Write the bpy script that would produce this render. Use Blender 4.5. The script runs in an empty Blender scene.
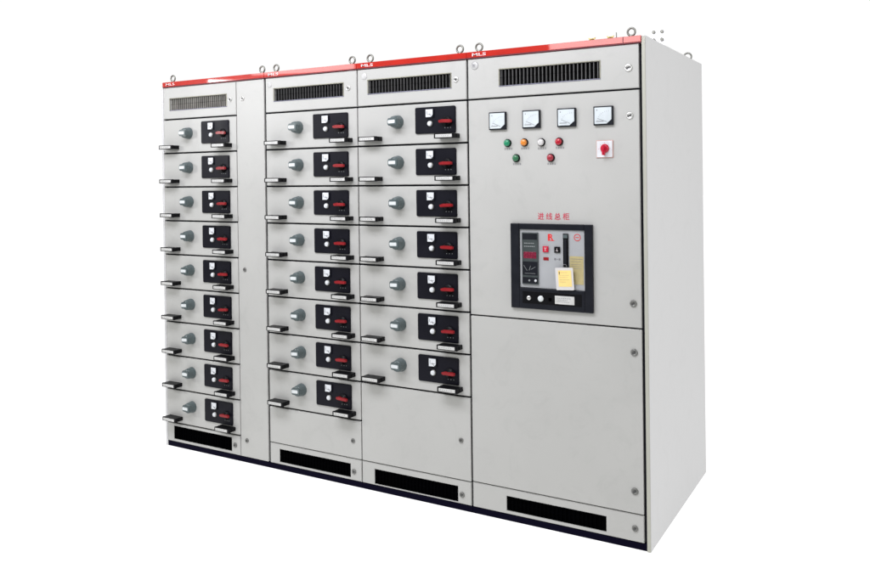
import bpy, bmesh, math, random
from mathutils import Vector, Matrix
random.seed(7)
sc = bpy.context.scene
COL = sc.collection
PI = math.pi

# ------------------------------------------------------------------ materials
def mat(name, rgb, rough=.5, metal=0., spec=.5, coat=0., emis=0., var=0., bump=0., bscale=400., vscale=3., coat_rough=.05, warp=0., smudge=0.):
    m = bpy.data.materials.new(name); m.use_nodes = True
    nt = m.node_tree; b = nt.nodes['Principled BSDF']
    b.inputs['Base Color'].default_value = (*rgb, 1)
    b.inputs['Roughness'].default_value = rough
    b.inputs['Metallic'].default_value = metal
    b.inputs['Specular IOR Level'].default_value = spec
    b.inputs['Coat Weight'].default_value = coat
    b.inputs['Coat Roughness'].default_value = coat_rough
    if emis:
        b.inputs['Emission Color'].default_value = (*rgb, 1)
        b.inputs['Emission Strength'].default_value = emis
    tc = nt.nodes.new('ShaderNodeTexCoord')
    geo = nt.nodes.new('ShaderNodeNewGeometry')
    if var:
        n = nt.nodes.new('ShaderNodeTexNoise'); n.inputs['Scale'].default_value = vscale
        n.inputs['Detail'].default_value = 5
        nt.links.new(geo.outputs['Position'], n.inputs['Vector'])
        r = nt.nodes.new('ShaderNodeMapRange')
        r.inputs['From Min'].default_value = .3; r.inputs['From Max'].default_value = .7
        r.inputs['To Min'].default_value = 1 - var; r.inputs['To Max'].default_value = 1 + var
        nt.links.new(n.outputs['Fac'], r.inputs['Value'])
        mx = nt.nodes.new('ShaderNodeVectorMath'); mx.operation = 'SCALE'
        mx.inputs[0].default_value = rgb
        nt.links.new(r.outputs['Result'], mx.inputs['Scale'])
        nt.links.new(mx.outputs['Vector'], b.inputs['Base Color'])
        r2 = nt.nodes.new('ShaderNodeMapRange')
        r2.inputs['From Min'].default_value = .3; r2.inputs['From Max'].default_value = .7
        r2.inputs['To Min'].default_value = max(0, rough - .06); r2.inputs['To Max'].default_value = rough + .06
        nt.links.new(n.outputs['Fac'], r2.inputs['Value'])
        nt.links.new(r2.outputs['Result'], b.inputs['Roughness'])
    if bump:
        n2 = nt.nodes.new('ShaderNodeTexNoise'); n2.inputs['Scale'].default_value = bscale
        nt.links.new(geo.outputs['Position'], n2.inputs['Vector'])
        bp = nt.nodes.new('ShaderNodeBump'); bp.inputs['Strength'].default_value = bump
        bp.inputs['Distance'].default_value = .001
        nt.links.new(n2.outputs['Fac'], bp.inputs['Height'])
        nt.links.new(bp.outputs['Normal'], b.inputs['Normal'])
        if warp:                                   # slight waviness of pressed sheet steel
            n3 = nt.nodes.new('ShaderNodeTexNoise'); n3.inputs['Scale'].default_value = 3.2; n3.inputs['Detail'].default_value = 1
            nt.links.new(geo.outputs['Position'], n3.inputs['Vector'])
            b3 = nt.nodes.new('ShaderNodeBump'); b3.inputs['Strength'].default_value = 1; b3.inputs['Distance'].default_value = warp
            nt.links.new(n3.outputs['Fac'], b3.inputs['Height']); nt.links.new(b3.outputs['Normal'], bp.inputs['Normal'])
    if smudge:                                     # wiped-on dust and finger marks, faint and patchy
        n4 = nt.nodes.new('ShaderNodeTexNoise'); n4.inputs['Scale'].default_value = 7; n4.inputs['Detail'].default_value = 8
        n4.inputs['Roughness'].default_value = .68; n4.inputs['Distortion'].default_value = 1.4
        nt.links.new(geo.outputs['Position'], n4.inputs['Vector'])
        r4 = nt.nodes.new('ShaderNodeMapRange'); r4.inputs['From Min'].default_value = .52; r4.inputs['From Max'].default_value = .72
        r4.inputs['To Min'].default_value = 1; r4.inputs['To Max'].default_value = 1 - smudge
        nt.links.new(n4.outputs['Fac'], r4.inputs['Value'])
        m4 = nt.nodes.new('ShaderNodeVectorMath'); m4.operation = 'SCALE'
        src = b.inputs['Base Color'].links[0].from_socket if b.inputs['Base Color'].links else None
        if src: nt.links.new(src, m4.inputs[0])
        else: m4.inputs[0].default_value = rgb
        nt.links.new(r4.outputs['Result'], m4.inputs['Scale']); nt.links.new(m4.outputs['Vector'], b.inputs['Base Color'])
    return m

PAINT = mat('grey_powder_coat', (.422, .422, .402), .42, spec=.36, var=.028, bump=.10, bscale=260, vscale=2.2, warp=.0022, smudge=.055)
SIDE = mat('side_lit_powder_coat', (.56, .56, .56), .5, spec=.4, var=.015, bump=.08, bscale=260, vscale=1.4, warp=.0018, smudge=.03)  # door paint made lighter; the side's brighter light is put into its colour
EDGE = mat('post_powder_coat', (.40, .40, .345), .45, spec=.4, var=.02)
BLACK = mat('black_gasket', (.008, .008, .014), .6, spec=.15)
PLINTH = mat('plinth_paint', (.003, .0025, .010), .5, spec=.02, var=.05)
REDB = mat('red_gloss_enamel', (.40, .009, .002), .35, spec=.12, coat=1., coat_rough=.035, var=.06, vscale=5, smudge=.18)
REDEDGE = mat('dark_red_edge', (.10, .004, .012), .5)
PANEL = mat('black_satin_plastic', (.005, .005, .009), .42, spec=.13, var=.12, vscale=9)
BLKPL = mat('black_plastic', (.004, .004, .005), .38, spec=.12, var=.1, vscale=30)
GREYPL = mat('grey_green_plastic', (.082, .106, .108), .30, spec=.45, var=.06, vscale=20)
GREYLT = mat('light_grey_insert', (.60, .63, .63), .4, var=.04, vscale=60)
LABEL = mat('white_label', (.52, .52, .50), .45, var=.08, vscale=70)
WHITE = mat('white_plastic', (.62, .64, .66), .35, var=.03, vscale=30)
WHITEPL = mat('white_enamel_plate', (.86, .86, .86), .5, var=.01)
METER = mat('meter_dial', (.58, .63, .65), .12, spec=.6, coat=.6, var=.06, vscale=25)
DARKBZ = mat('dark_bezel', (.010, .011, .015), .35, spec=.16, var=.08, vscale=20)
REDH = mat('red_handle', (.24, .004, .008), .35, spec=.4, var=.1, vscale=50)
REDK = mat('red_knob', (.46, .006, .03), .3, spec=.5, var=.05, vscale=30)
SLAT = mat('dark_slat', (.055, .055, .055), .4, spec=.4, var=.08, vscale=20)
SLATL = mat('pale_slat', (.32, .31, .28), .4, metal=.3, var=.2, vscale=18)
VOID = mat('dark_void', (.0015, .0015, .0018), .9, spec=0.)
SLATB = mat('black_slat', (.0012, .0012, .0016), .9, spec=0.)
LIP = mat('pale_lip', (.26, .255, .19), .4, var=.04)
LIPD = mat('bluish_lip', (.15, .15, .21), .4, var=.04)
CHROME = mat('chrome', (.66, .66, .64), .34, metal=1., var=.06, vscale=60)
STEEL = mat('zinc_steel', (.20, .20, .18), .38, metal=.7, var=.2, vscale=80)
BRASS = mat('brass', (.42, .33, .13), .35, metal=.8, var=.2, vscale=60)
CHROME_DIM = mat('shaded_chrome', (.17, .17, .16), .45, metal=.35, var=.15, vscale=60)  # chrome with the darker reflection put into its colour
SLOT = mat('lock_slot', (.05, .05, .05), .5)
GREEN = mat('green_lens', (.004, .20, .09), .25, coat=.4, var=.05)
GREEN2 = mat('dull_green_lens', (.02, .13, .055), .3, coat=.4, var=.05)
ORANGE = mat('orange_lens', (.62, .20, .02), .25, coat=.4, var=.05)
CLEARW = mat('white_lens', (.55, .54, .53), .25, coat=.4, var=.05)
REDL = mat('red_lens', (.38, .005, .02), .25, coat=.4, var=.05)
REDL2 = mat('dull_red_lens', (.30, .02, .035), .3, coat=.3, var=.05)
ALU = mat('silver_face', (.38, .39, .40), .35, spec=.4, metal=.15, var=.03, vscale=14)
TRIP = mat('trip_unit_grey', (.035, .045, .045), .4, var=.1, vscale=40)
TRIPL = mat('trip_print', (.20, .215, .215), .5)
DISP = mat('red_display', (.17, .008, .03), .25, coat=.5, var=.3, vscale=120)
YELL = mat('yellow_paper', (.85, .62, .22), .6, var=.05, vscale=60)
OCHRE = mat('ochre_sticker', (.41, .345, .165), .5, var=.08, vscale=60)
SLEEVE = mat('clear_sleeve', (.60, .585, .57), .3, coat=.3, var=.02)
PINKISH = mat('faded_pink_rim', (.50, .30, .26), .5)
INK = mat('black_ink', (.03, .03, .035), .6)
INKG = mat('grey_ink', (.16, .16, .17), .6)
INKR = mat('red_ink', (.48, .025, .06), .5)
INKR2 = mat('bright_red_ink', (.65, .01, .01), .5)
TXTW = mat('white_lettering', (.70, .62, .62), .5)
STICK = mat('pale_round_sticker', (.46, .46, .45), .4, var=.02)
FLOOR = mat('glowing_white_ground', (.25, .25, .25), .9, spec=0.)
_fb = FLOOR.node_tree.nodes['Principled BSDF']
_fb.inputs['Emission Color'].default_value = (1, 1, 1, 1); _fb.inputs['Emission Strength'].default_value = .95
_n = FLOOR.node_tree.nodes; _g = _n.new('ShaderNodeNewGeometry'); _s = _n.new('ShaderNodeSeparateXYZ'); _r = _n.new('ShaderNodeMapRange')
_r.interpolation_type = 'SMOOTHSTEP'                       # added floor glow keeps the ground white and shadowless; fades towards the camera side
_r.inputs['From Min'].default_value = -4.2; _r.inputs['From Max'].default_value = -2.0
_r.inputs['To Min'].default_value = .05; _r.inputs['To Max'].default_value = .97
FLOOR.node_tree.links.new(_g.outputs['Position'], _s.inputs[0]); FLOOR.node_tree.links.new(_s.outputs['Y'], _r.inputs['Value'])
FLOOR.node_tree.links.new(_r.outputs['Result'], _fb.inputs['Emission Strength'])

# ------------------------------------------------------------------ mesh helpers
class MB:
    """collects shapes, builds ONE mesh object; every shape carries its material"""
    def __init__(s): s.bm = bmesh.new(); s.mats = []
    def mi(s, m):
        if m not in s.mats: s.mats.append(m)
        return s.mats.index(m)
    def _merge(s, t, m, smooth=False, M=None):
        if M is not None: bmesh.ops.transform(t, matrix=M, verts=t.verts)
        i = s.mi(m); me = bpy.data.meshes.new('tmp')
        for f in t.faces: f.material_index = i; f.smooth = smooth
        t.to_mesh(me); t.free(); s.bm.from_mesh(me); bpy.data.meshes.remove(me)
    def box(s, x0, x1, y0, y1, z0, z1, m, bev=0., seg=2, M=None):
        t = bmesh.new(); bmesh.ops.create_cube(t, size=1)
        for v in t.verts:
            v.co = Vector((x0 + (v.co.x + .5) * (x1 - x0), y0 + (v.co.y + .5) * (y1 - y0), z0 + (v.co.z + .5) * (z1 - z0)))
        if bev: bmesh.ops.bevel(t, geom=t.edges[:], offset=bev, segments=seg, affect='EDGES', profile=.5)
        s._merge(t, m, M=M); return s
    def prism(s, pts, y0, y1, m, bev=0., M=None):
        """outline in X,Z pulled along Y (y0 = front)"""
        t = bmesh.new()
        f = t.faces.new([t.verts.new((x, y0, z)) for x, z in pts])
        r = bmesh.ops.extrude_face_region(t, geom=[f])
        for v in [g for g in r['geom'] if isinstance(g, bmesh.types.BMVert)]: v.co.y = y1
        bmesh.ops.recalc_face_normals(t, faces=t.faces[:])
        if bev:
            es = [e for e in t.edges if all(abs(v.co.y - y0) < 1e-6 for v in e.verts)]
            bmesh.ops.bevel(t, geom=es, offset=bev, segments=2, affect='EDGES')
        s._merge(t, m, M=M); return s
    def rrect(s, x0, x1, z0, z1, r, y0, y1, m, bev=0., M=None):
        P = []
        for cx, cz, a0 in ((x1 - r, z1 - r, 0), (x0 + r, z1 - r, 90), (x0 + r, z0 + r, 180), (x1 - r, z0 + r, 270)):
            for k in range(5):
                a = math.radians(a0 + k * 22.5); P.append((cx + r * math.cos(a), cz + r * math.sin(a)))
        return s.prism(P, y0, y1, m, bev, M)
    def lathe(s, cx, cz, prof, m, n=28, smooth=True, M=None):
        """profile [(radius, y)...] turned about the Y axis through (cx, cz)"""
        t = bmesh.new(); rings = []
        for r, y in prof:
            if r < 1e-6: rings.append([t.verts.new((cx, y, cz))])
            else: rings.append([t.verts.new((cx + r * math.cos(2 * PI * k / n), y, cz + r * math.sin(2 * PI * k / n))) for k in range(n)])
        for a, b in zip(rings, rings[1:]):
            for k in range(n):
                j = (k + 1) % n
                q = [a[k % len(a)], a[j % len(a)], b[j % len(b)], b[k % len(b)]]
                u = []
                for v in q:
                    if v not in u: u.append(v)
                if len(u) > 2: t.faces.new(u)
        bmesh.ops.recalc_face_normals(t, faces=t.faces[:])
        s._merge(t, m, smooth, M); return s
    def torus(s, c, R, r, m, M=None, n=28, k=10, arc=2 * PI):
        """ring standing in the XZ plane"""
        t = bmesh.new(); g = []
        for i in range(n):
            a = 2 * PI * i / n
            g.append([t.verts.new((c[0] + (R + r * math.cos(b)) * math.cos(a), c[1] + r * math.sin(b), c[2] + (R + r * math.cos(b)) * math.sin(a)))
                      for b in [2 * PI * j / k for j in range(k)]])
        for i in range(n):
            for j in range(k):
                t.faces.new([g[i][j], g[(i + 1) % n][j], g[(i + 1) % n][(j + 1) % k], g[i][(j + 1) % k]])
        bmesh.ops.recalc_face_normals(t, faces=t.faces[:])
        s._merge(t, m, True, M); return s
    def cyl(s, c, r, h, m, n=20, r2=None, M=None):
        """upright cylinder standing on c"""
        t = bmesh.new()
        bmesh.ops.create_cone(t, cap_ends=True, segments=n, radius1=r, radius2=r if r2 is None else r2, depth=h)
        bmesh.ops.translate(t, vec=(c[0], c[1], c[2] + h / 2), verts=t.verts)
        s._merge(t, m, False, M); return s
    def text(s, body, cx, cz, w, h, y, m, bold=0.):
        cu = bpy.data.curves.new('txt', 'FONT'); cu.body = body; cu.extrude = .0004; cu.resolution_u = 3
        cu.offset = bold
        o = bpy.data.objects.new('txt', cu); COL.objects.link(o)
        dg = bpy.context.evaluated_depsgraph_get(); dg.update()
        me = bpy.data.meshes.new_from_object(o.evaluated_get(dg))
        bpy.data.objects.remove(o); bpy.data.curves.remove(cu)
        t = bmesh.new(); t.from_mesh(me); bpy.data.meshes.remove(me)
        if t.verts:
            xs = [v.co.x for v in t.verts]; ys = [v.co.y for v in t.verts]
            ax, bx, ay, by = min(xs), max(xs), min(ys), max(ys)
            for v in t.verts:
                u = (v.co.x - ax) / (bx - ax) - .5; q = (v.co.y - ay) / (by - ay) - .5
                v.co = Vector((cx + u * w, y - (.0004 if v.co.z > 0 else 0), cz + q * h))
            bmesh.ops.recalc_face_normals(t, faces=t.faces[:])
        s._merge(t, m); return s
    def build(s, name, parent=None, loc=(0, 0, 0)):
        me = bpy.data.meshes.new(name); s.bm.to_mesh(me); s.bm.free()
        for m in s.mats: me.materials.append(m)
        o = bpy.data.objects.new(name, me); COL.objects.link(o); o.location = loc
        if parent: o.parent = parent
        return o

def thing(name, label, cat, loc=(0, 0, 0), group=None):
    o = bpy.data.objects.new(name, None); COL.objects.link(o)
    o.location = loc; o['label'] = label; o['category'] = cat; o.empty_display_size = .2
    if group: o['group'] = group
    return o

# ------------------------------------------------------------------ dimensions (metres; front plane of the doors is y = 0)
H, ZB, ZP, VZ, PITCH, D = 2.2, 2.170, .031, 1.974, .2030, 1.061
X0, XD, X1, X2, X3, X4 = 0., .599, .8146, 1.447, 2.093, 2.9356
LZ = VZ - 9 * PITCH                       # top of the bottom vent doors

# ------------------------------------------------------------------ setting
MB().box(-40, 45, -40, 60, -.06, 0, FLOOR).build('ground')['kind'] = 'structure'  # glows by itself, so no shadow shows on it

# ------------------------------------------------------------------ repeated fittings
def lock(parent, x, z, r=.0135, y=0.):
    b = MB()      # low ones get a darker chrome, imitating the dimmer reflections there
    b.lathe(0, 0, [(r, 0), (r, -.003), (r * .85, -.0055), (r * .62, -.0058), (r * .58, -.0042), (0, -.0042)], CHROME if z > 1.2 else CHROME_DIM)
    b.box(-r * .16, r * .16, -.0062, -.004, -r * .42, r * .42, SLOT, M=Matrix.Rotation(math.radians(55), 4, 'Y'))
    return b.build('lock', parent, (x, y, z))

def door_rect(x0, x1, z0, z1, hole=None, m=PAINT):
    """sheet-steel door with rounded front edge; hole = (x0,x1,z0,z1) is a real opening"""
    b = MB()
    if not hole:
        b.box(x0, x1, 0, .013, z0, z1, m, .0022); return b
    a0, a1, c0, c1 = hole
    t = bmesh.new(); y = [0, .013]
    xs = [x0, a0, a1, x1]; zs = [z0, c0, c1, z1]
    g = [[t.verts.new((xx, 0, zz)) for zz in zs] for xx in xs]
    for i in range(3):
        for j in range(3):
            if i == 1 and j == 1: continue
            t.faces.new([g[i][j], g[i + 1][j], g[i + 1][j + 1], g[i][j + 1]])
    r = bmesh.ops.extrude_face_region(t, geom=t.faces[:])
    for v in [q for q in r['geom'] if isinstance(q, bmesh.types.BMVert)]: v.co.y = .013
    bmesh.ops.recalc_face_normals(t, faces=t.faces[:])
    es = [e for e in t.edges if all(v.co.y < 1e-6 for v in e.verts) and len(e.link_faces) == 2 and any(abs(f.normal.y) < .5 for f in e.link_faces)]
    bmesh.ops.bevel(t, geom=es, offset=.002, segments=2, affect='EDGES')
    b._merge(t, m); return b

def vent_door(parent, x0, x1, z0, z1, hole, slat, pitch, lockpos, lip=True, door_name='vent_door'):
    d = door_rect(x0, x1, z0, z1, hole).build(door_name, parent)
    a0, a1, c0, c1 = hole
    if lip:   # pressed lip round the opening, proud of the sheet
        b = MB(); w = .0038
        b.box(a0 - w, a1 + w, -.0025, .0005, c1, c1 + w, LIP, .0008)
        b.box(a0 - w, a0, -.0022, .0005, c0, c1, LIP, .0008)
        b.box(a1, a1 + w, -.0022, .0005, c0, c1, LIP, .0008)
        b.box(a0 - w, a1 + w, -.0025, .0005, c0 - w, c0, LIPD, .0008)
        b.build('vent_lip', d)
    b = MB(); b.box(a0 - .004, a1 + .004, .0135, .0155, c0 - .004, c1 + .004, VOID)
    n = int((a1 - a0) / pitch)
    for k in range(n):
        x = a0 + (k + .5) * (a1 - a0) / n
        b.box(-.0022, .0022, -.0035, .0035, c0 - .002, c1 + .002, slat,
              M=Matrix.Translation((x, .008, 0)) @ Matrix.Rotation(math.radians(-20), 4, 'Z'))
    b.box(a0, a1, .0045, .006, (c0 + c1) / 2 - .0006, (c0 + c1) / 2 + .0006, VOID)
    if slat is SLATB:      # black liner covering the cut edges of the opening
        b.box(a0 + .0003, a1 - .0003, .0012, .0128, c0 + .0002, c0 + .0022, SLATB); b.box(a0 + .0003, a1 - .0003, .0012, .0128, c1 - .0022, c1 - .0002, SLATB)
        b.box(a0 + .0003, a0 + .0023, .0014, .0126, c0 + .0022, c1 - .0022, SLATB); b.box(a1 - .0023, a1 - .0003, .0014, .0126, c0 + .0022, c1 - .0022, SLATB)
    b.build('vent_grille', d)
    for (x, z) in lockpos: lock(d, x, z)
    return d

def eye_bolt(parent, x, y, z=2.2, R=.0175, rot=0.):
    b = MB()
    b.cyl((0, 0, -.012), .014, .016, STEEL, n=6); b.cyl((0, 0, .003), .010, .010, STEEL, r2=.007)
    b.torus((0, 0, .010 + R), R, .0048, STEEL, M=Matrix.Rotation(rot, 4, 'Z'))
    return b.build('eye_bolt', parent, (x, y, z))

def drawer_face(w, h):
    b = MB(); b.box(0, w, 0, .013, 0, h, PAINT, .0026, 3); return b

def make_drawer(parent, x0, w, hl, hr, pan, kpos):
    """one withdrawable unit, its origin at the lower left corner of its front"""
    h = PITCH - .009
    dr = drawer_face(w, h).build('drawer', parent)
    px, pw = pan; pz0, pz1 = h - .148, h - .018; ph = pz1 - pz0
    b = MB(); b.rrect(px, px + pw, pz0, pz1, .008, -.007, .001, PANEL, .0015)
    b.rrect(px + .006, px + pw - .006, pz0 + .006, pz1 - .006, .005, -.0078, -.0065, PANEL)
    # print: small marks under the switch
    sx = px + pw * .80; sz = pz0 + ph * .43
    for q in (-.014, .002, .017):
        b.box(sx + q, sx + q + .004, -.0083, -.0075, sz - .033, sz - .029, TRIPL)
    b.build('control_panel', dr)
    # small ammeter
    mx0, mx1 = px + pw * .285, px + pw * .475; mz1 = pz1 - ph * .08; mz0 = pz1 - ph * .40
    b = MB(); b.box(mx0, mx1, -.015, -.006, mz0, mz1, DARKBZ, .001)
    c = .013
    b.prism([(mx0 + .002, mz0 + .002), (mx1 - c, mz0 + .002), (mx1 - .002, mz0 + c), (mx1 - .002, mz1 - .002), (mx0 + .002, mz1 - .002)], -.0165, -.0145, WHITE, .0005)
    b.box(mx0 + .012, mx1 - .006, -.0172, -.0164, (mz0 + mz1) / 2 - .006, (mz0 + mz1) / 2 - .0045, INKG, M=None)
    b.box(mx0 + .008, mx0 + .010, -.0172, -.0164, mz0 + .016, mz1 - .010, INKG)
    b.box(-.0008, .0008, -.0173, -.0164, 0, .016, INK, M=Matrix.Translation((mx1 - .012, 0, mz0 + .006)) @ Matrix.Rotation(math.radians(-35), 4, 'Y'))
    b.build('meter', dr)
    # round pilot button
    bx, bz = px + pw * .385, pz0 + ph * .37
    b = MB(); b.lathe(bx, bz, [(.0145, -.006), (.0145, -.011), (.012, -.013), (.0116, -.013)], STEEL)
    b.lathe(bx, bz, [(.0118, -.012), (.0118, -.017), (.010, -.0190), (0, -.0195)], WHITE)
    b.build('push_button', dr)
    # switch: black disc, red lever lying flat
    SX, SZ = sx, sz; sx = sz = 0.
    b = MB(); b.lathe(sx, sz, [(.024, -.006), (.024, -.013), (.021, -.016), (.012, -.018), (.012, -.024), (0, -.024)], BLKPL)
    b.prism([(sx - .037, sz - .004), (sx - .030, sz - .0082), (sx + .024, sz - .0080), (sx + .034, sz - .0060), (sx + .034, sz + .0060), (sx + .020, sz + .0085), (sx - .018, sz + .0088), (sx - .037, sz + .004)], -.031, -.020, REDH, .0025)
    b.build('switch_lever', dr, (SX, 0, SZ))
    # grey rotary handle
    kx, kz = 0., 0.; KX, KZ = kpos, h - .083
    b = MB()
    b.lathe(kx, kz, [(.034, 0), (.034, -.007), (.032, -.011), (.031, -.026), (.028, -.040), (.023, -.045), (0, -.046)], GREYPL, n=32)
    b.prism([(kx - .032, kz - .010), (kx - .026, kz - .0185), (kx + .024, kz - .0210), (kx + .030, kz - .012), (kx + .030, kz + .012), (kx + .024, kz + .0210), (kx - .026, kz + .0185), (kx - .032, kz + .010)], -.053, -.016, GREYPL, .005)
    b.rrect(kx - .025, kx + .016, kz - .0085, kz + .0085, .004, -.0542, -.0525, GREYLT, .0006)
    b.build('rotary_handle', dr, (KX, 0, KZ))
    # two pull handles with write-on labels
    for hx in (hl, hr):
        b = MB(); W, y1, z0 = .112, -.056, h - .176; z1 = z0 + .024
        b.box(hx, hx + W, y1, y1 + .012, z0, z1, BLKPL, .002)                 # grip bar
        b.box(hx, hx + .012, y1 + .010, .001, z0 + .002, z1 - .002, BLKPL, .0015)   # left cheek
        b.box(hx + W - .014, hx + W, y1 + .010, .001, z0 + .001, z1 - .001, BLKPL, .0015)
        b.box(hx + W - .004, hx + W + .003, y1 + .022, y1 + .036, z0 + .004, z1 - .004, BLKPL, .001)
        b.box(hx + .002, hx + W - .002, y1 + .010, .001, z1 - .0055, z1 - .0015, BLKPL)   # top web
        b.box(hx + .009, hx + W - .012, y1 - .0012, y1 + .001, z0 + .0045, z1 - .0045, LABEL, .0004)
        for q in range(6): b.box(hx + .016 + q * .012, hx + .016 + q * .012 + .006, y1 - .0016, y1 - .0010, z0 + .0105, z0 + .0130, TRIPL)
        b.build('pull_handle', dr)
    return dr

def drawer_stack(parent, x0, w, n, hl, hr, pan, kpos):
    proto = make_drawer(parent, x0, w, hl, hr, pan, kpos)
    for k in range(n):
        if k == 0: o = proto
        else:
            o = proto.copy(); COL.objects.link(o); o.parent = parent
            for ch in proto.children:
                if ch.parent is proto:
                    c = ch.copy(); COL.objects.link(c); c.parent = o
        o.location = (x0, random.uniform(-.0012, .0008), VZ - (k + 1) * PITCH + .0045)
        for c in [c for c in o.children if c.name.startswith(('rotary_handle', 'switch_lever'))]:
            c.rotation_euler = (0, math.radians(random.gauss(0, 1.6)), 0)

def carcass(parent, x0, x1, g0, g1):
    e = .001
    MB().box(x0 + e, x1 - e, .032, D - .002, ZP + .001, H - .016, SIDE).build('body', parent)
    MB().box(x0 + e, x1 - e, .0165, .031, ZP + .001, ZB + .002, BLACK).build('frame', parent)
    MB().box(x0 + .0005, x1 - .0005, .0035, D - .004, .0005, ZP, PLINTH, .0012).build('plinth', parent)

def fascia(parent, x0, x1, txt=True, rot=0.):
    f = MB().box(x0 + .0008, x1 - .0008, -.006, .030, ZB + .003, H, REDB, .0012).build('fascia', parent)
    MB().box(x0 + .0012, x1 - .0012, -.0045, .0155, ZB - .002, ZB + .0026, REDEDGE).build('fascia_dark_line', f)  # narrow dark line along the fascia's lower edge
    if txt:
        MB().text('MLS', x0 + .068, 2.1855, .074, .0140, -.0062, TXTW, .008).build('lettering', f)

G = 'switchgear cabinets bolted together in one row'
# ================================================================== cabinet A: nine drawers + cable compartment
A = thing('switchgear_cabinet', 'leftmost grey switchgear cabinet with nine drawers and a tall narrow blank cable door', 'cabinet', (0, 0, 0), G)
carcass(A, X0, X1, 0, 0); fascia(A, X0, X1)
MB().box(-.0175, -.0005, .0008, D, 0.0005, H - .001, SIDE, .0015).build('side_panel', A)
vent_door(A, X0 + .002, XD - .002, VZ + .0045, ZB - .004, (.058, .523, 2.030, 2.099), SLATL, .0165, [(.552, 2.067)])
drawer_stack(A, X0 + .002, XD - .004, 9, .018, .448, (.321, .221), .213)
vent_door(A, X0 + .002, XD - .002, ZP + .003, LZ - .0045, (.056, .529, .050, .127), SLATB, .02, [(.556, .088)], lip=False)
cd = door_rect(XD + .002, X1 - .007, ZP + .003, ZB - .004).build('cable_compartment_door', A)
for z in (2.066, 1.097, .128): lock(cd, .648, z, .012)
eye_bolt(A, .036, .045); eye_bolt(A, .757, .045)

# ================================================================== cabinet B: eight drawers
B = thing('switchgear_cabinet', 'second switchgear cabinet from left with eight drawers above a short blank door', 'cabinet', (X1, 0, 0), G)
def L(parent, x): return x - parent.location.x
def shiftc(fn):    # children are modelled in cabinet coordinates measured from the row's left end
    return fn
BX = thing  # alias kept short
def place(parent, build):
    """build parts at row coordinates, then bring direct children into the cabinet's own space"""
    before = set(parent.children)
    build()
    for c in parent.children:
        if c not in before: c.location.x -= parent.location.x
def _b():
    carcass(B, X1, X2, 0, 0); fascia(B, X1, X2)
    vent_door(B, X1 + .007, X2 - .003, VZ + .0045, ZB - .004, (.882, 1.357, 2.038, 2.106), SLAT, .0185, [(1.390, 2.077)])
    drawer_stack(B, X1 + .007, X2 - X1 - .010, 8, .031, .480, (.335, .231), .230)
    z8 = VZ - 8 * PITCH
    d = door_rect(X1 + .007, X2 - .003, LZ + .0025, z8 - .0045).build('blank_door', B); lock(d, 1.392, .240, .012)
    vent_door(B, X1 + .007, X2 - .003, ZP + .003, LZ - .0025, (.890, 1.373, .047, .117), SLATB, .02, [(1.396, .080)], lip=False)
    eye_bolt(B, .861, .045); eye_bolt(B, 1.385, .045)
    MB().lathe(X1 + .035, 2.130, [(.016, 0), (.016, -.0012), (.0155, -.0016), (0, -.0016)], STICK).build('round_sticker', B)
place(B, _b)

# ================================================================== cabinet C: seven drawers
Cc = thing('switchgear_cabinet', 'third switchgear cabinet from left with seven drawers above a tall blank door', 'cabinet', (X2, 0, 0), G)
def _c():
    carcass(Cc, X2, X3, 0, 0); fascia(Cc, X2, X3)
    vent_door(Cc, X2 + .003, X3 - .005, VZ + .0045, ZB - .004, (1.516, 2.003, 2.039, 2.108), SLAT, .0185, [(2.032, 2.076)])
    drawer_stack(Cc, X2 + .003, X3 - X2 - .008, 7, .038, .487, (.352, .228), .246)
    z7 = VZ - 7 * PITCH
    d = door_rect(X2 + .003, X3 - .005, LZ + .0025, z7 - .0045).build('blank_door', Cc); lock(d, 2.036, .340, .012)
    vent_door(Cc, X2 + .003, X3 - .005, ZP + .003, LZ - .0025, (1.527, 2.015, .041, .115), SLATB, .02, [(2.038, .078)], lip=False)
    eye_bolt(Cc, 1.500, .045); eye_bolt(Cc, 2.031, .045)
    MB().lathe(X2 + .045, 2.130, [(.017, 0), (.017, -.0012), (.0165, -.0016), (0, -.0016)], STICK).build('round_sticker', Cc)
place(Cc, _c)

# ================================================================== cabinet D: incoming feeder
Dd = thing('switchgear_cabinet', 'rightmost and widest switchgear cabinet with four meters and a framed circuit breaker', 'cabinet', (X3, 0, 0), G)
def analog_meter(parent, cx, cz, kind):
    w, h = .088, .083; x0, x1, z0, z1 = cx - w / 2, cx + w / 2, cz - h / 2, cz + h / 2
    m = MB().box(x0, x1, -.012, .001, z0, z1, DARKBZ, .002).build('meter', parent)
    i, c = .0058, .028; b = MB()
    b.prism([(x0 + i, z0 + i), (x1 - c, z0 + i), (x1 - i, z0 + c - .004), (x1 - i, z1 - i), (x0 + i, z1 - i)], -.0140, -.0115, METER, .0006)
    # scale arc, needle, unit letter
    for k in range(9):
        a = math.radians(170 - k * 10)
        R = .052; px, pz = x1 - i - .012 + R * math.cos(a), z0 + i + .008 + R * math.sin(a) * .9
        if z0 + i < pz < z1 - i - .004 and x0 + i + .002 < px < x1 - i:
            b.box(-.0022, .0022, -.0145, -.0138, -.0005, .0005, INKG, M=Matrix.Translation((px, 0, pz)) @ Matrix.Rotation(-a, 4, 'Y'))
    b.box(x0 + .013, x0 + .047, -.0145, -.0138, z0 + .015, z0 + .018, INKG)
    b.box(-.0006, .0006, -.0148, -.0138, 0, .044, INK, M=Matrix.Translation((x1 - .026, 0, z0 + .014)) @ Matrix.Rotation(math.radians(-(70 if kind else 66)), 4, 'Y'))
    b.box(x0 + .016, x0 + .019, -.0145, -.0138, z1 - .020, z1 - .014, INKG)
    b.build('dial', m)
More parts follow.
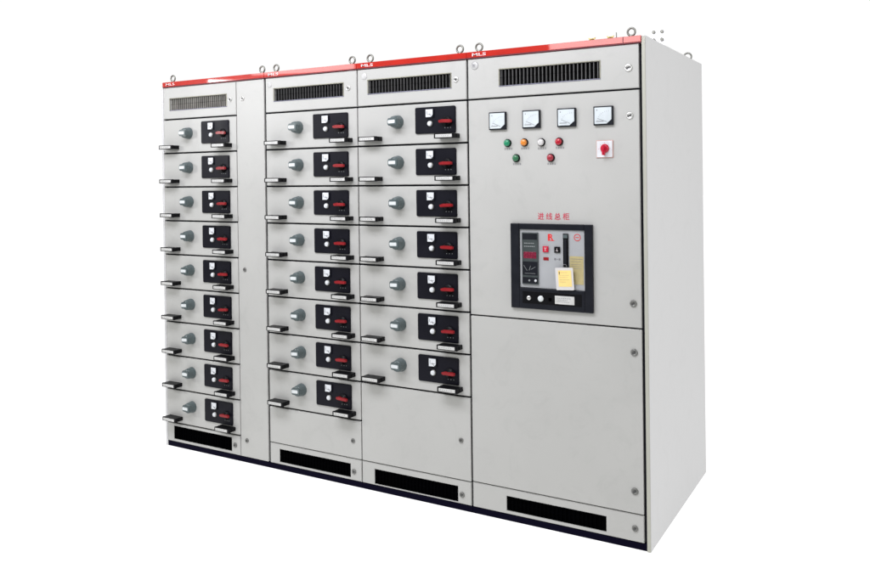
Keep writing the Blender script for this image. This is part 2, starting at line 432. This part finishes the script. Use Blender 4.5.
def caption(b, cx, cz, n=4, h=.0085, w=.044):
    """tiny illegible print, one clump of strokes per character"""
    s = w / n
    for k in range(n):
        x = cx - w / 2 + k * s
        b.box(x, x + s * .75, -.0006, .0003, cz + h * .30, cz + h * .45, INKG)
        b.box(x + s * .30, x + s * .45, -.0008, .0003, cz - h / 2, cz + h / 2, INKG)
        b.box(x, x + s * .75, -.0007, .0003, cz - h * .35, cz - h * .18, INKG)
def pilot(parent, x, z, lens):
    b = MB(); b.lathe(x, z, [(.0190, .001), (.0190, -.004), (.0175, -.007), (.0145, -.0075)], BLKPL)
    b.lathe(x, z, [(.0150, -.005), (.0150, -.013), (.0130, -.017), (.008, -.0190), (0, -.0195)], lens)
    return b.build('indicator_lamp', parent)
def _d():
    carcass(Dd, X3, X4, 0, 0); fascia(Dd, X3, X4)
    MB().box(2.8555, 2.8590, -.0066, -.005, ZB + .0035, H - .0005, REDEDGE).build('fascia_seam', Dd)
    # right side panel with its own pale front post
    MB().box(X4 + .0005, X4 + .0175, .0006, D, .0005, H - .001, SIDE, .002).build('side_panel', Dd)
    MB().box(X4 + .0010, X4 + .0165, -.0035, .0004, .0005, H - .004, EDGE, .001).build('corner_strip', Dd)
    xa, xb = X3 + .005, X4 - .0125
    d = vent_door(Dd, xa, xb, VZ + .004, ZB - .004, (2.264, 2.750, 2.030, 2.106), SLAT, .0185, [])
    lock(d, 2.878, 2.066, .0165)
    b = MB(); b.lathe(2.135, 2.134, [(.019, 0), (.019, -.0010), (.0185, -.0014), (0, -.0014)], STICK)
    b.torus((2.135, -.0014, 2.134), .0180, .0007, INKG, n=36, k=4)
    for z in (-.006, 0, .006): b.box(2.124, 2.138, -.0022, -.001, 2.134 + z - .0012, 2.134 + z + .0012, INKG)
    b.box(2.124, 2.127, -.0023, -.001, 2.126, 2.142, INKG)
    b.build('round_sticker', Dd)
    # instrument door, with a real opening for the breaker
    br = (2.3255, 2.7035, 1.0105, 1.3825)
    d = door_rect(xa, xb, .949 + .0035, VZ - .004, br).build('instrument_door', Dd)
    for x, z, r in ((2.882, 1.861, .0155), (2.888, 1.056, .015)): lock(d, x, z, r)
    for k, x in enumerate((2.2555, 2.426, 2.5965, 2.7665)): analog_meter(Dd, x, 1.8665, k == 3)
    for x, z, m in ((2.303, 1.762, GREEN), (2.388, 1.762, ORANGE), (2.472, 1.760, CLEARW), (2.558, 1.760, REDL), (2.346, 1.691, GREEN2), (2.517, 1.689, REDL2)):
        lp = pilot(Dd, x, z, m); cap = MB(); caption(cap, x + .004, z - .0275); cap.build('caption', lp)
    # square switch plate with red knob
    b = MB(); b.box(2.7315, 2.8075, -.0035, .0003, 1.6825, 1.7595, PINKISH, .001)
    b.box(2.7345, 2.8045, -.0060, -.003, 1.6855, 1.7565, WHITE, .0012)
    for a in (0, 45, 90, 270, 315):
        b.box(-.0007, .0007, -.0066, -.0058, .024, .028, INKR, M=Matrix.Translation((2.7695, 0, 1.722)) @ Matrix.Rotation(math.radians(a), 4, 'Y'))
    s = b.build('selector_switch', Dd)
    b = MB(); b.lathe(2.771, 1.7235, [(.0195, -.0055), (.0195, -.010), (.0165, -.015), (.012, -.018), (0, -.018)], REDK)
    b.prism([(2.771 - .006, 1.7235 - .029), (2.771 + .004, 1.7235 - .030), (2.771 + .008, 1.7235 + .006), (2.771 + .004, 1.7235 + .013), (2.771 - .004, 1.7235 + .013), (2.771 - .008, 1.7235 + .006)], -.031, -.014, REDK, .003)
    b.build('knob', s)
    b = MB()
    for k, ch in enumerate('进线总柜'): b.text(ch, 2.4645 + k * .0405, 1.4245, .0305, .0315, -.0003, INKR, .010)
    b.build('lettering', d)
    # ---------------- circuit breaker
    cb = MB()
    o0, o1, p0, p1 = 2.317, 2.712, 1.002, 1.391
    cb.box(2.330, 2.699, .002, .30, 1.015, 1.378, VOID)
    for x0, x1, z0, z1 in ((o0, 2.3600, p0, p1), (2.6745, o1, p0, p1), (2.3604, 2.6741, 1.3650, p1), (2.3604, 2.6741, p0, 1.0965)):
        cb.box(x0, x1, -.014, .0008, z0, z1, DARKBZ, .0022)
    cbo = cb.build('circuit_breaker', Dd)
    MB().box(2.361, 2.6735, -.006, .0015, 1.0975, 1.3640, ALU, .001).build('face_plate', cbo)
    b = MB(); b.box(2.3735, 2.4535, -.013, -.005, 1.113, 1.350, TRIP, .002)
    for z, w in ((1.301, .052), (1.287, .056)):
        for k in range(6): b.box(2.385 + k * w / 6, 2.385 + k * w / 6 + w / 8, -.0136, -.0128, z - .0022, z + .0022, TRIPL)
    b.box(2.3775, 2.4495, -.0135, -.0125, 1.318, 1.345, DARKBZ)
    b.box(2.3765, 2.4505, -.0137, -.0125, 1.155, 1.2175, DARKBZ, .0004)
    for a, l in ((-35, .030), (20, .022), (60, .026)):
        b.box(-.0008, .0008, -.0144, -.0132, -l / 2, l / 2, TRIPL, M=Matrix.Translation((2.405 + a * .0004, 0, 1.188)) @ Matrix.Rotation(math.radians(a), 4, 'Y'))
    b.box(2.388, 2.440, -.0144, -.0132, 1.163, 1.1645, TRIPL)
    b.box(2.3765, 2.4505, -.0137, -.0125, 1.118, 1.146, DARKBZ, .0004)
    b.lathe(2.441, 1.1315, [(.006, -.013), (.006, -.016), (0, -.016)], WHITE, n=12)
    b.lathe(2.410, 1.1315, [(.005, -.013), (.005, -.015), (0, -.015)], TRIPL, n=12)
    b.build('trip_unit', cbo)
    MB().box(2.382, 2.4455, -.0145, -.0125, 1.232, 1.262, DISP, .001).build('display', cbo)
    b = MB(); b.text('R', 2.515, 1.3315, .022, .027, -.0061, INKR2, .03); b.box(2.500, 2.5035, -.0066, -.0058, 1.318, 1.345, INKR2)
    b.box(2.500, 2.531, -.0066, -.0058, 1.3145, 1.3175, INKR2); b.build('logo', cbo)
    b = MB(); b.torus((2.640, -.0062, 1.3325), .0145, .0016, INKR2, k=6); b.box(2.632, 2.648, -.0068, -.0058, 1.331, 1.334, INKR2); b.build('round_mark', cbo)
    b = MB(); b.box(2.476, 2.503, -.013, -.005, 1.263, 1.290, REDK, .0015)
    b.box(2.483, 2.496, -.0136, -.0126, 1.281, 1.283, TXTW); b.box(2.485, 2.494, -.0136, -.0126, 1.270, 1.272, TXTW); b.box(2.488, 2.490, -.0136, -.0126, 1.270, 1.282, TXTW)
    b.build('push_button', cbo)
    b = MB(); b.box(2.532, 2.559, -.013, -.005, 1.262, 1.289, BLKPL, .0015)
    b.box(2.5395, 2.5515, -.0136, -.0126, 1.2695, 1.2715, TXTW); b.box(2.5445, 2.5465, -.0137, -.0126, 1.2695, 1.2815, TXTW)
    b.build('push_button', cbo)
    MB().box(2.477, 2.5025, -.0075, -.005, 1.2255, 1.2395, REDH, .0005).build('state_window', cbo)
    b = MB(); b.box(2.530, 2.538, -.0068, -.0055, 1.228, 1.237, INKG); b.box(2.542, 2.547, -.0069, -.0055, 1.231, 1.234, INKG); b.box(2.551, 2.559, -.0068, -.0055, 1.228, 1.237, INKG)
    b.build('printed_marks', cbo)
    b = MB(); b.box(2.5735, 2.5985, -.012, -.005, 1.200, 1.349, BLKPL, .002); b.box(2.5765, 2.5955, -.0135, -.0115, 1.329, 1.344, GREYPL, .001)
    b.box(2.580, 2.592, -.016, -.0115, 1.208, 1.322, DARKBZ, .002)
    b.build('charging_handle', cbo)
    b = MB(); b.box(2.603, 2.668, -.0068, -.0058, 1.124, 1.249, OCHRE)
    b.box(2.607, 2.664, -.0072, -.0064, 1.236, 1.238, INKG); b.box(2.609, 2.655, -.0073, -.0064, 1.225, 1.2265, INKG)
    for z in (1.212, 1.203, 1.194): b.box(2.610, 2.660, -.0072, -.0064, z, z + .0012, INKG)
    b.build('sticker', cbo)
    # strip under the face: buttons, socket, name plate
    b = MB(); b.box(2.375, 2.660, -.0152, -.0135, 1.026, 1.082, BLKPL, .001); b.build('lower_strip', cbo)
    for x, r in ((2.408, .0105), (2.466, .0135)):
        MB().lathe(x, 1.052, [(r, -.014), (r, -.019), (r * .8, -.022), (0, -.0225)], CHROME if r < .012 else GREYLT).build('push_button', cbo)
    MB().box(2.504, 2.518, -.0164, -.0145, 1.043, 1.058, VOID, .0005).build('socket', cbo)
    b = MB(); b.box(2.535, 2.627, -.0178, -.0148, 1.033, 1.070, LABEL, .001)
    for z, w in ((1.060, .07), (1.052, .055), (1.044, .064)):
        for k in range(7): b.box(2.543 + k * w / 7, 2.543 + k * w / 7 + w / 11, -.0182, -.0175, z - .0012, z + .0012, TRIPL)
    b.build('name_plate', cbo)
    # ---------------- lower doors
    d = door_rect(xa, xb, .1525 + .0025, .949 - .0035).build('lower_door', Dd)
    lock(d, 2.889, .846, .0155); lock(d, 2.885, .250, .0155)
    vent_door(Dd, xa, xb, ZP + .003, .1525 - .0025, (2.275, 2.756, .050, .116), SLATB, .02, [(2.884, .090)], lip=False)
    # ---------------- roof fittings
    eye_bolt(Dd, 2.136, .045); eye_bolt(Dd, 2.879, .045, R=.0165); eye_bolt(Dd, 2.90, .97, R=.020)
    for x in (2.706, 2.790):
        b = MB(); b.cyl((0, 0, -.014), .006, .022, BRASS); b.cyl((0, 0, 0), .012, .006, BRASS, n=6)
        b.prism([(-.014, .006), (-.004, .004), (.004, .004), (.014, .006), (.017, .014), (.006, .010), (-.006, .010), (-.017, .014)], -.002, .002, BRASS, .0006)
        b.build('wing_bolt', Dd, (x, .03, 2.203))
    MB().cyl((0, 0, -.012), .0022, .040, STEEL, n=8).build('threaded_stud', Dd, (2.817, .03, 2.2))
    PX0, PX1, PZ0, PZ1 = 2.892, 2.930, 2.232, 2.269
    bk = MB().box(PX0 - .014, PX1 + .014, .35, .356, H - .013, PZ1 + .022, WHITEPL, .001).build('mounting_plate', Dd)
    for x in (PX0, PX1):
        for z in (PZ0, PZ1):
            MB().lathe(0, 0, [(.0085, 0), (.0085, -.005), (.007, -.0065), (0, -.0065)], STEEL, n=6, smooth=False).build('bolt', bk, (x, .35, z))
place(Dd, _d)

# ================================================================== paper tag hanging in front of the breaker
T = thing('hanging_tag', 'small clear sleeve with yellow paper tag hanging on the circuit breaker front', 'tag', (2.5865, -.020, 1.098))
b = MB(); b.rrect(-.042, .042, 0, .100, .004, -.001, .001, SLEEVE); b.build('sleeve', T)
b = MB(); b.box(-.029, .033, -.0022, -.0008, .016, .088, YELL)
b.box(-.025, -.021, -.0026, -.0020, .070, .083, INK)
for z, w in ((.078, .034), (.066, .046), (.056, .040), (.046, .048), (.036, .030)): b.box(-.018 if z > .07 else -.024, -.018 + w if z > .07 else -.024 + w, -.0025, -.0020, z, z + .0014, OCHRE)
b.build('paper_slip', T)
b = MB(); b.torus((.004, .001, .106), .009, .0012, INKG, k=6); b.build('string', T)
T.rotation_euler = (math.radians(2), math.radians(-2.5), 0)

# ------------------------------------------------------------------ camera
fpx, cx, cy = 807.8927, 446.2133, 180.1009
cam = bpy.data.cameras.new('camera'); co = bpy.data.objects.new('camera', cam); COL.objects.link(co)
cam.sensor_width = 36; cam.sensor_fit = 'HORIZONTAL'; cam.lens = fpx / 870 * 36
cam.shift_x = (435 - cx) / 870; cam.shift_y = (cy - 290) / 870
cam.clip_start = .05; cam.clip_end = 400
r = Vector((.86670641, .49866525, -.01236825)); u = Vector((.00885219, .00941507, .99991649)); f = Vector((-.49874006, .86674352, -.00374583))
co.matrix_world = Matrix(((r.x, u.x, -f.x, 3.9230), (r.y, u.y, -f.y, -3.392636), (r.z, u.z, -f.z, 1.607388), (0, 0, 0, 1)))
sc.camera = co

# ------------------------------------------------------------------ light: white surround and lamps
w = bpy.data.worlds.new('World'); sc.world = w; w.use_nodes = True
bg = w.node_tree.nodes['Background']; bg.inputs['Color'].default_value = (1, 1, 1, 1)
N = w.node_tree.nodes; LK = w.node_tree.links
def node(t, **k):
    n = N.new(t)
    for a, v in k.items(): setattr(n, a, v)
    return n
def ramp(src, a, b, c, d):
    r_ = node('ShaderNodeMapRange', interpolation_type='SMOOTHSTEP')
    for i, v in zip(('From Min', 'From Max', 'To Min', 'To Max'), (a, b, c, d)): r_.inputs[i].default_value = v
    LK.new(src, r_.inputs['Value']); return r_.outputs['Result']
tcw = node('ShaderNodeTexCoord'); sep = node('ShaderNodeSeparateXYZ'); LK.new(tcw.outputs['Generated'], sep.inputs[0])
back = ramp(sep.outputs['Y'], -.30, .12, 0, 1)             # half behind the cabinets, set to a pure white background
front = ramp(sep.outputs['Z'], -.02, .10, .04, .30)        # half behind the camera, shaped for reflections: dark below, grey above
mixw = node('ShaderNodeMix', data_type='FLOAT'); LK.new(back, mixw.inputs[0]); LK.new(front, mixw.inputs[2]); mixw.inputs[3].default_value = 1.02
LK.new(mixw.outputs[0], bg.inputs['Strength'])
def area(name, loc, target, sx, sy, power, col=(1, 1, 1), roll=0.):
    l = bpy.data.lights.new(name, 'AREA'); l.shape = 'RECTANGLE'; l.size = sx; l.size_y = sy; l.energy = power; l.color = col
    o = bpy.data.objects.new(name, l); COL.objects.link(o); o.location = loc
    d = Vector(target) - Vector(loc)
    o.rotation_euler = (d.to_track_quat('-Z', 'Y').to_matrix() @ Matrix.Rotation(roll, 3, 'Z')).to_euler()
    return o
area('overhead_softbox', (1.5, -2.0, 3.75), (1.5, 0, 1.9), 3.6, 1.0, 138, (.93, .93, 1))
area('left_softbox', (-1.9, -2.6, 2.3), (1.4, 0, 1.3), .6, .6, 36)
area('right_fill', (5.6, -.6, 2.6), (3, .5, 1.1), 1.2, 1.2, 22)  # unseen fill added to brighten the right side panel
# unseen panels added so their mirror images burn out part of the glossy red fascia
area('glare_panel_right', (1.46, -4.0, 3.12), (2.7, 0, 2.1), 1.12, .62, 20)
area('glare_panel_left', (-2.25, -4.0, 3.10), (1.1, 0, 2.1), 1.2, .5, 16, roll=math.radians(3))

sc.view_settings.view_transform = 'Standard'; sc.view_settings.look = 'None'
sc.view_settings.exposure = 0; sc.view_settings.gamma = 1
